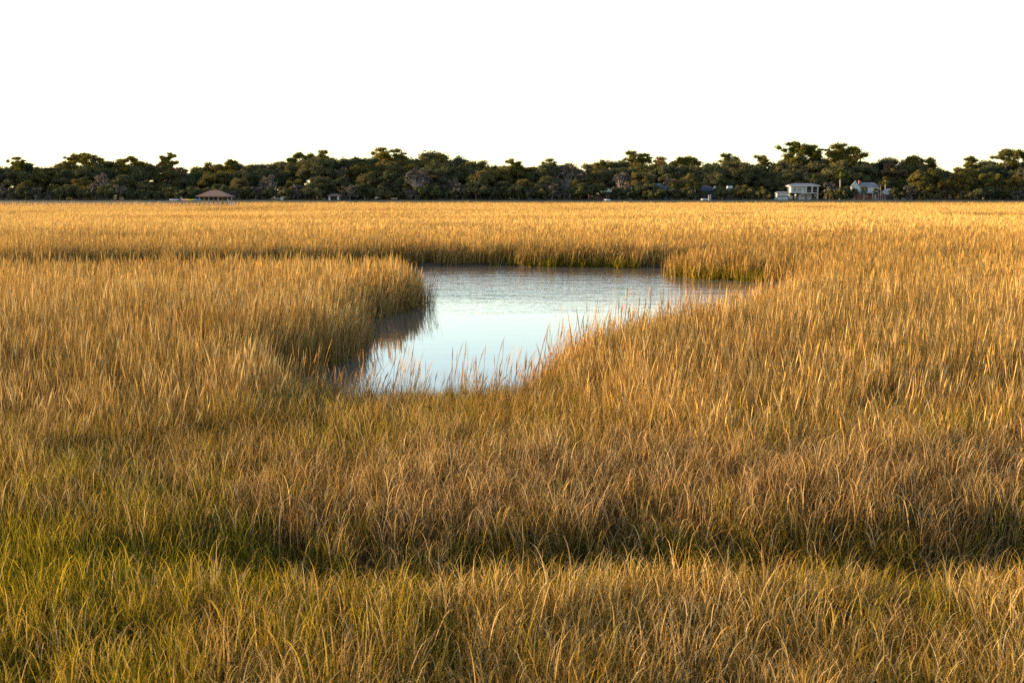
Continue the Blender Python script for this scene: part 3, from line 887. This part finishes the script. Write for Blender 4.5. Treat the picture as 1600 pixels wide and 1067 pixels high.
h = house("white_porch_house", 1256, 553, "white two-storey house with a wide square-framed upper porch")
MB().box(-5.0, 0.6, 0.2, 7, 2.6, 5.2).build("upper_wall", M_CREAM, h)
MB().box(-1.6, 3.4, 1.8, 7, 0, 2.6).build("lower_wall", M_CREAM, h)
MB().box(0.6, 5.2, 2.6, 7, 2.75, 5.2).build("porch_rear_wall", M_DARKWOOD, h)
MB().box(-5.8, 6.2, -0.9, 7.6, 5.2, 5.55).build("fascia", M_WHITE, h)
MB().hip(-5.8, 6.2, -0.9, 7.6, 5.56, 6.4, -3, 3, 0.05).build("roof", M_ROOFGREY, h)
MB().box(-1.0, 5.4, -0.5, 2.6, 2.45, 2.75).build("porch_floor", M_WHITE, h)
for x_, z0_ in ((0.8, 2.75), (3.1, 2.75), (5.25, 0.0)):
    o = MB().box(-0.2, 0.2, -0.2, 0.2, 0, 5.2 - z0_).build("porch_post", M_WHITE, h); o.location = (x_, -0.3, z0_)
MB().box(1.0, 5.0, -0.36, -0.28, 3.55, 3.65).build("railing", M_GREYWOOD, h)
window(h, -4.0, -3.0, 3.3, 4.5, 0.18); window(h, -2.2, -1.2, 3.3, 4.5, 0.18); window(h, 2.0, 3.0, 1.0, 2.1, 1.78); window(h, -0.8, 0.2, 1.0, 2.1, 1.78)
MB().box(0.8, 1.6, 1.7, 1.79, 0, 2.1).build("door", M_GREYPAINT, h)

# brick and white house
h = house("brick_house", 1357, 553, "white and brick house with grey roof, red chimney and columned porch")
MB().box(-4.5, 5.2, 0, 7, 0, 2.5).build("brick_wall", M_BRICK, h)
MB().box(-4.4, 4.6, 1.4, 7, 2.5, 4.9).build("upper_wall", M_WHITE, h)
MB().hip(-4.7, 4.9, 0.9, 7.6, 4.9, 6.7, -4.0, 3.0, 0.15).build("roof", M_ROOFGREY, h)
MB().prism([(-6.6, 3.2), (-3.2, 3.2), (-3.2, 4.9), (-4.9, 6.9), (-6.6, 4.9)], 0.2, 1.35).build("gable_wall", M_WHITE, h)
MB().prism([(-6.9, 4.8), (-4.9, 7.1), (-2.9, 4.8), (-2.9, 5.0), (-4.9, 7.35), (-6.9, 5.0)], 0.0, 1.34).build("gable_roof", M_ROOFGREY, h)
MB().box(-6.4, -4.6, 0.4, 1.35, 0, 3.2).build("gable_base", M_BRICK, h)
MB().box(-3.2, -2.3, 2.6, 3.5, 5.6, 7.5).build("chimney", M_BRICK, h)
MB().box(-2.5, 5.4, -1.6, 1.38, 2.52, 2.75).build("porch_roof", M_WHITE, h)
for x_ in (-2.2, 1.3, 2.3, 3.4, 5.1):
    o = MB().box(-0.1, 0.1, -0.1, 0.1, 0, 2.52).build("column", M_WHITE, h); o.location = (x_, -1.4, 0)
MB().box(1.4, 3.2, -0.06, -0.01, 0, 2.2).build("glass_door", M_GLASS, h)
window(h, -1.6, -0.4, 0.9, 2.0, -0.02)
for x_ in (-1.9, 2.4): window(h, x_, x_ + 0.9, 3.3, 4.4, 1.38)
MB().prism([(6.2, 2.0), (9.3, 2.0), (9.3, 4.3), (8.8, 4.3), (6.2, 3.2)], 1.5, 6).build("wing_wall", M_WHITE, h)
MB().box(5.3, 9.4, 1.6, 6.5, 0, 1.99).build("wing_base", M_DARKWOOD, h)
# dark shed
h = house("dark_shed", 1478, 556, "dark reddish shed with two pale windows under the trees")
MB().box(-3.4, 3.4, 0, 5, 0, 2.6).build("wall", M_DARKWOOD, h)
MB().hip(-3.9, 3.9, -0.6, 5.6, 2.6, 3.7, -2, 2, 0.2).build("roof", M_DARKWOOD, h)
MB().box(-0.9, 0.2, -0.05, -0.005, 0, 2.1).build("door", M_BRICK, h)
window(h, -2.4, -1.4, 0.7, 1.8, -0.02, glass=M_GREYPAINT); window(h, 1.0, 2.2, 0.7, 1.9, -0.02, glass=M_CREAM)

# ------------------------------------------------------------------ trees
def cards(centres, radii, n_each, size, shell=(0.72, 1.08), flat=0.0, r=None):
    """leaf sprays: small bent four-sided faces around each lobe"""
    Vs = []; rs = []
    for (c, rad) in zip(centres, radii):
        n = n_each
        d = rng.normal(0, 1, (n, 3)); d /= np.linalg.norm(d, axis=1)[:, None]
        d[:, 2] = np.where(d[:, 2] < -0.5, -d[:, 2] * 0.5, d[:, 2])
        q = np.array(c) + d * np.array(rad) * rng.uniform(shell[0], shell[1], (n, 1))
        nrm = d + rng.normal(0, 0.55, (n, 3)); nrm[:, 2] += flat; nrm /= np.linalg.norm(nrm, axis=1)[:, None]
        a = np.cross(nrm, rng.normal(0, 1, (n, 3))); a /= np.linalg.norm(a, axis=1)[:, None]
        b = np.cross(nrm, a)
        s = size * rng.uniform(0.55, 1.25, (n, 1))
        P = np.stack([q - a * s, q + b * s * 0.55, q + a * s, q - b * s * 0.55], 1)
        P += rng.normal(0, 0.12 * size, P.shape)
        Vs.append(P.reshape(-1, 3)); rs.append(np.repeat(np.clip(rng.uniform(0, 1, n) * 0.7 + rng.uniform(0, 0.3), 0, 1), 4))
    V = np.concatenate(Vs); rr = np.concatenate(rs)
    Fc = np.arange(len(V)).reshape(-1, 4)
    return V, Fc, rr, np.ones(len(V))

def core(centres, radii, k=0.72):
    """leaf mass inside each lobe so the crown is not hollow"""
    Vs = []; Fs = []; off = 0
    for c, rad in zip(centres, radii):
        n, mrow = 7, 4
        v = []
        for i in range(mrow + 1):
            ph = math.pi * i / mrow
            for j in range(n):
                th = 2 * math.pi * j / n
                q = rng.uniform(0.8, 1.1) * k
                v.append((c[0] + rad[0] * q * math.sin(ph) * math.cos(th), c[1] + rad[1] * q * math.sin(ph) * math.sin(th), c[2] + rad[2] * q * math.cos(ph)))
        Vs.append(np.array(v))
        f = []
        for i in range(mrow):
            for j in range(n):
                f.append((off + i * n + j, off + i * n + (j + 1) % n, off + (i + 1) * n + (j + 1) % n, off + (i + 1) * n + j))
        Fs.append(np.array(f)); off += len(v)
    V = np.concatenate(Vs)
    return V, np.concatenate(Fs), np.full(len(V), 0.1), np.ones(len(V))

def oak_proto(W, Ht, nl, mat, low=0.06, bare=False, sz=0.33, dens=1.0):
    cs = []; rs = []
    for i in range(nl):
        a = rng.uniform(0, 2 * math.pi); t = rng.uniform(0, 1)
        q = math.sqrt(rng.uniform(0, 1)) * W * 0.5
        zt = low + (1 - low) * rng.uniform(0.0, 1.0) ** 0.8
        lim = math.sqrt(max(0.05, 1 - ((zt - 0.45) / 0.62) ** 2))
        q = q * lim
        rad = rng.uniform(0.09, 0.17) * W
        cs.append((q * math.cos(a), q * math.sin(a), zt * Ht * 0.9 + rng.uniform(-0.4, 0.4))); rs.append((rad, rad, rad * rng.uniform(0.5, 0.75)))
    for i in range(int(nl * 0.8)):     # knobbly top
        a = rng.uniform(0, 2 * math.pi); q = math.sqrt(rng.uniform(0, 1)) * W * 0.42
        z = Ht * (0.97 - 0.42 * (q / (W * 0.5)) ** 2) - rng.uniform(0, 1.5)
        rad = rng.uniform(0.07, 0.14) * W
        cs.append((q * math.cos(a), q * math.sin(a), z - rad * 0.4)); rs.append((rad, rad, rad * 0.6))
    per = int((30 if bare else 210) * dens)
    if not bare: rs = [(a_, b_, c_ * 1.15) for a_, b_, c_ in rs]
    parts = [cards(cs, rs, per, sz, (0.5, 1.1) if bare else (0.55, 1.3))]
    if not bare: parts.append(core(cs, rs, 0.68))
    crown = mesh_from(parts, "crown", mat)
    tb = MB(); r0 = 0.035 * Ht
    tb.tube((0, 0, -0.5), (0.2, 0, Ht * 0.3), r0, r0 * 0.75, 8)
    for c in cs[:: (1 if bare else 3)]:
        tb.tube((0.2, 0, Ht * rng.uniform(0.18, 0.35)), (c[0] * 0.5, c[1] * 0.5, (c[2] + Ht * 0.3) / 2), r0 * 0.42, r0 * 0.26, 5)
        tb.tube((c[0] * 0.5, c[1] * 0.5, (c[2] + Ht * 0.3) / 2), (c[0], c[1], c[2]), r0 * 0.26, r0 * 0.08, 5)
    me = bpy.data.meshes.new("trunk"); me.from_pydata(tb.v, [], tb.f); me.update()
    me.materials.append(M_PALEBARK if bare else M_BARK)
    return crown, me

def pine_proto(Ht, W, mat):
    cs = []; rs = []; tb = MB(); lean = rng.uniform(-0.6, 0.6)
    tb.tube((0, 0, -0.5), (lean * 0.5, 0, Ht * 0.5), 0.32, 0.25, 7); tb.tube((lean * 0.5, 0, Ht * 0.5), (lean, 0, Ht * 0.95), 0.25, 0.1, 7)
    nb = rng.integers(13, 19)
    for i in range(nb):
        t = 0.66 + 0.32 * i / nb
        a = rng.uniform(0, 6.28); L = W * 0.5 * (1.1 - 0.75 * abs(t - 0.78) / 0.25) * rng.uniform(0.3, 1.0)
        z0 = Ht * t * 0.93; e = (lean * t + L * math.cos(a), L * math.sin(a), z0 + L * rng.uniform(0.15, 0.5))
        tb.tube((lean * t, 0, z0), e, 0.09, 0.03, 4)
        rad = rng.uniform(0.9, 2.2)
        cs.append(e); rs.append((rad * 1.1, rad * 1.1, rad * 0.72))
        cs.append((lean * t + (e[0] - lean * t) * 0.6, e[1] * 0.6, (z0 + e[2]) / 2 + 0.5)); rs.append((rad, rad, rad * 0.7))
    cs.append((lean, 0, Ht * 0.96)); rs.append((1.9, 1.9, 0.9))
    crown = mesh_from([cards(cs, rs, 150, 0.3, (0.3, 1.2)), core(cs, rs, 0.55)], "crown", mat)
    me = bpy.data.meshes.new("trunk"); me.from_pydata(tb.v, [], tb.f); me.update(); me.materials.append(M_BARK)
    return crown, me

def palm_proto(Ht):
    tb = MB(); tb.tube((0, 0, -0.4), (0.1, 0, Ht * 0.5), 0.24, 0.2, 8); tb.tube((0.1, 0, Ht * 0.5), (0.05, 0, Ht - 0.6), 0.2, 0.19, 8)
    me = bpy.data.meshes.new("trunk"); me.from_pydata(tb.v, [], tb.f); me.update(); me.materials.append(M_PALEBARK)
    V = []; Fc = []; rr = []
    for i in range(46):
        a = rng.uniform(0, 6.28); el = rng.uniform(-1.0, 1.45); L = rng.uniform(1.2, 1.75)
        d = np.array([math.cos(a) * math.cos(el), math.sin(a) * math.cos(el), math.sin(el)])
        side = np.array([-math.sin(a), math.cos(a), 0]); o0 = np.array([0.05, 0, Ht - 0.7]); up = np.cross(side, d)
        c = o0 + d * L * 0.5; rv = rng.uniform(0, 1)
        for k in range(-3, 4):      # fan of fingers
            dd = d * math.cos(k * 0.32) + side * math.sin(k * 0.32)
            tip = c + dd * L * 0.62 - np.array([0, 0, 0.14 * abs(k)])
            b = len(V)
            V += [c - side * 0.05, c + side * 0.05 + up * 0.03, c + dd * L * 0.35 + side * 0.13, tip]
            Fc.append((b, b + 1, b + 2, b + 3)); rr += [rv] * 4
    fr = mesh_from([(np.array(V), np.array(Fc), np.array(rr), np.ones(len(V)))], "fronds", M_PALM)
    return fr, me

OAKS = [oak_proto(rng.uniform(13, 17), rng.uniform(13, 15), 26, M_OAK) for i in range(6)]
OLIV = [oak_proto(rng.uniform(10, 14), rng.uniform(12, 14), 22, M_OLIVE) for i in range(4)]
RUST = [oak_proto(rng.uniform(9, 11), rng.uniform(11, 13), 18, M_RUST, sz=0.4, dens=0.6) for i in range(2)]
BARE = [oak_proto(rng.uniform(7, 10), rng.uniform(9, 11), 22, M_TWIG, bare=True, sz=0.42) for i in range(3)]
PINE = [pine_proto(rng.uniform(19, 21), rng.uniform(10, 14), M_PINE) for i in range(5)]
BUSH = [oak_proto(rng.uniform(5, 7), rng.uniform(3.6, 4.4), 12, M_OAK, low=0.08, sz=0.36, dens=0.7) for i in range(4)]
GBUSH = [oak_proto(rng.uniform(5, 6.5), rng.uniform(4.0, 5.0), 14, M_TWIG, low=0.1, bare=True, sz=0.34, dens=1.6) for i in range(3)]

LANDMARKS = [(338, "the brown-roofed pavilion"), (440, "the lone white pillar"), (522, "the white-columned shelter"), (655, "the pale bare tree"),
             (800, "the shore's middle"), (985, "the narrow white house"), (1101, "the white rowing boat"), (1182, "the palmetto pair"),
             (1256, "the white porch house"), (1357, "the brick house"), (1478, "the dark shed")]
ORD = ["first", "second", "third", "fourth", "fifth", "sixth", "seventh", "eighth", "ninth", "tenth", "eleventh", "twelfth", "thirteenth", "fourteenth", "fifteenth", "sixteenth"]
PEND = []
KINDS = {"oak": ("oak_tree", "dark live oak", OAKS, 14.0), "olive": ("olive_oak_tree", "olive green oak", OLIV, 13.0), "rust": ("rusty_tree", "rusty brown tree", RUST, 12.0),
         "bare": ("bare_tree", "grey bare tree", BARE, 10.0), "pine": ("pine_tree", "flat-topped pine", PINE, 20.0), "bush": ("shrub", "dark rounded shrub", BUSH, 4.0), "gbush": ("bare_shrub", "grey leafless shrub", GBUSH, 4.5)}
ROWS = {0: "on the shoreline", 1: "in the front row", 2: "of the middle row", 3: "of the back row"}
def tree(kind, u, d, row, height, label=None, wide=1.0, group=None):
    nm, look, protos, ph = KINDS[kind]
    crown, trunk = protos[rng.integers(0, len(protos))]
    z = ground_at(d) - 0.15
    e = empty(nm, (at5(u, d), d, z), rng.uniform(0, 6.28))
    s = height / ph
    e.scale = (s * wide * rng.uniform(0.92, 1.1), s * wide * rng.uniform(0.92, 1.1), s)
    link("trunk", trunk, None, e)
    link("crown", crown, None, e)
    if label: tag(e, label, "tree", group)
    else: PEND.append((kind, look, row, u, height, e))
    return e

def skyline(u):
    """top of the wood (photograph row) along the photograph"""
    xs_ = [-400, 0, 40, 60, 90, 130, 165, 200, 240, 260, 290, 340, 400, 460, 490, 520, 600, 640, 700, 730, 770, 810, 860, 920, 980, 1010, 1060, 1100, 1150, 1210, 1240, 1270, 1310, 1340, 1380, 1430, 1450, 1480, 1520, 1560, 1600, 2000]
    ys_ = [252, 256, 252, 258, 252, 248, 246, 250, 254, 252, 256, 252, 250, 246, 246, 246, 244, 240, 242, 246, 253, 252, 252, 254, 248, 244, 244, 244, 244, 250, 240, 236, 238, 243, 245, 244, 252, 258, 252, 248, 246, 248]
    return np.interp(u, xs_, ys_)

# back and middle of the wood
u = -330.0
while u < 1760:
    d = rng.uniform(592, 612)
    h = (vz(skyline(u) + rng.uniform(-2, 6), d) - ground_at(d)) * 1.02
    tree(random.choices(["oak", "olive", "rust"], [6, 3, 0.6])[0], u, d, 3, h, wide=1.0)
    u += rng.uniform(30, 44)
u = -320.0
while u < 1750:
    d = rng.uniform(572, 586)
    h = (vz(skyline(u) + rng.uniform(3, 13), d) - ground_at(d))
    tree(random.choices(["oak", "olive", "rust", "bare"], [6, 2.5, 0.7, 0.3])[0], u, d, 2, h, wide=1.0)
    u += rng.uniform(32, 46)
# front row; gaps for the houses
u = -300.0
GAPS = [(1190, 1420, 14), (972, 1000, 12), (1085, 1160, 10)]
while u < 1740:
    g = [x_ for x_ in GAPS if x_[0] < u < x_[1]]
    d = rng.uniform(566, 572) if g else rng.uniform(550, 562)
    h = (vz(skyline(u) + rng.uniform(18, 36), d) - ground_at(d))
    k_ = random.choices(["oak", "olive", "bare"], [7, 2.0, 1.0])[0]
    if u < 130: k_ = random.choice(["oak", "bare", "olive"])
    if u > 1400: k_ = random.choice(["oak", "olive", "olive"])
    tree(k_, u, d, 1, h, wide=0.95)
    u += rng.uniform(30, 44)
# shrubs on the shoreline
u = -260.0
while u < 1700:
    if not (505 < u < 540 or 922 < u < 1003 or 1090 < u < 1160 or 1205 < u < 1296 or 1322 < u < 1400 or 1462 < u < 1494):
        k_ = "gbush" if (rng.uniform() < (0.55 if u < 210 else 0.2)) else "bush"
        tree(k_, u, rng.uniform(541, 548), 0, rng.uniform(3.4, 6.2), wide=0.95)
    u += rng.uniform(15, 25)
# the wood goes on behind as one mass
cs = []; rs = []
for i in range(420):
    x_ = rng.uniform(-260, 300); y_ = rng.uniform(635, 675); u_ = 800 + x_ * 2234 / y_
    top = min(17.0, vz(skyline(u_) + 14, y_) - 2.0); rad = rng.uniform(3.0, 6.0)
    cs.append((x_, y_, 2.0 + rng.uniform(0.0, 1.0) * (top - rad * 0.8))); rs.append((rad, rad, rad * 0.85))
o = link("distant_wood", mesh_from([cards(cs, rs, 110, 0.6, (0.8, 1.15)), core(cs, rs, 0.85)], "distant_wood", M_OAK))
tag(o, "dark unbroken wood closing the gaps behind the shore trees", "wood", kind="stuff")
# pines that break the skyline
for u, v in ((32, 246), (118, 239), (134, 238), (150, 240), (205, 243), (266, 235), (360, 246), (470, 237), (488, 238), (503, 236), (600, 232), (622, 234), (690, 242),
             (800, 245), (862, 249), (940, 249), (990, 234), (1006, 241), (1072, 243), (1138, 238), (1192, 240), (1240, 223), (1256, 222), (1272, 228), (1300, 228), (1316, 222), (1332, 228),
             (1422, 242), (1452, 243), (1516, 241), (1570, 232), (1590, 231), (1640, 238), (-50, 242), (-110, 238)):
    d = rng.uniform(580, 600)
    tree("pine", u, d, 3, vz(v, d) - ground_at(d), wide=0.85)
# bright half-lit trees of their own
tree("bare", 650, 549, 1, 12.3, "tall pale tan bare tree standing alone in front of the dark wood", wide=1.25)
tree("rust", 668, 556, 1, 12.0, "sunlit tan tree close behind the tall pale bare tree", wide=1.0)
for u_, hh, lb in ((1437, 11.5, "yellow olive oak with sunlit crown just left of the dark shed"), (1455, 12.2, "larger sunlit olive oak directly above the dark shed"),
                   (1502, 11.4, "small sunlit olive oak right of the dark shed"), (1560, 10.5, "sunlit olive oak near the right end of the shore wood")):
    tree("olive", u_, 551, 1, hh, lb, wide=0.8)

tree("gbush", 1299, 550, 0, 6.8, wide=0.8)
for u_, d_, h_ in ((993, 550, 5.2), (1014, 549, 5.6), (1030, 549, 4.8), (1092, 550, 4.6), (1124, 550, 5.2), (1152, 549, 4.8), (968, 549, 5.0)):
    tree("bush", u_, d_, 0, h_, wide=0.9)
# labels for the trees of the wood
PEND.sort(key=lambda t: t[3])
seen = {}
for kind, look, row, u, hgt, e in PEND:
    if u < 0 or u > 1600:
        side = "left beyond the dock" if u < 0 else "right beyond the dark shed's oaks"
        key = (kind, row, side); i = seen.get(key, 0); seen[key] = i + 1
        lab = f"{look} {ROWS[row]} {side}, {ORD[min(i, 15)]} one"
    else:
        c = min(LANDMARKS, key=lambda l: abs(l[0] - u)); side = "right" if u >= c[0] else "left"
        key = (kind, row, c[1], side)
        same = sorted([t for t in PEND if t[0] == kind and t[2] == row and 0 <= t[3] <= 1600 and min(LANDMARKS, key=lambda l: abs(l[0] - t[3])) == c and ((t[3] >= c[0]) == (u >= c[0]))], key=lambda t: abs(t[3] - c[0]))
        i = [t[5] for t in same].index(e)
        pos = f"{ORD[min(i, 15)]} {side} of {c[1]}" if len(same) > 1 else f"{side} of {c[1]}"
        lab = f"{look} {ROWS[row]}, {pos}"
    tag(e, lab, "shrub" if kind in ("bush", "gbush") else "tree", "shrubs along the far shore" if row == 0 else "trees of the wood behind the marsh")

# ---- palms
P1 = palm_proto(7.0); P2 = palm_proto(4.2)
def palm(u, vtop, d, label, wide=1.0):
    H = vz(vtop, d) - ground_at(d)
    pr, ph = (P1, 8.0) if H > 6 else (P2, 5.2)
    e = empty("palmetto", (at5(u, d), d, ground_at(d)), rng.uniform(0, 6.28)); s = H / ph
    e.scale = (wide * max(s, 0.85), wide * max(s, 0.85), s)
    link("trunk", pr[1], None, e); link("fronds", pr[0], None, e)
    tag(e, label, "palm", "palmettos along the shore")
palm(1312, 262, 546, "tallest palmetto, standing between the white porch house and the brick house", 0.85)
palm(1383, 275, 546, "tall palmetto with sunlit crown in front of the brick house's right wing", 0.8)
palm(1376, 283, 549, "dimmer palmetto close behind the tall one at the brick house", 0.8)
palm(1272, 272, 564, "palmetto showing above the roof of the white porch house", 0.85)
palm(1174, 292, 545, "left palmetto of the pair between the green-roofed house and the boathouse")
palm(1189, 291, 545, "right palmetto of the pair between the green-roofed house and the boathouse")
palm(1320, 291, 545, "low palmetto at the foot of the tallest palmetto")
palm(1335, 293, 545, "low palmetto in front of the brick house's white gable")
palm(1350, 290, 545, "low palmetto in front of the middle of the brick house")
palm(1369, 293, 546, "low palmetto in front of the brick house's porch columns")
palm(1074, 287, 546, "leftmost palmetto of the three left of the white rowing boat")
palm(1086, 284, 548, "middle palmetto of the three left of the white rowing boat")
palm(1092, 286, 552, "rear palmetto of the three left of the white rowing boat")
palm(1050, 284, 549, "palmetto with a broad head right of the grey porch house", 1.2)
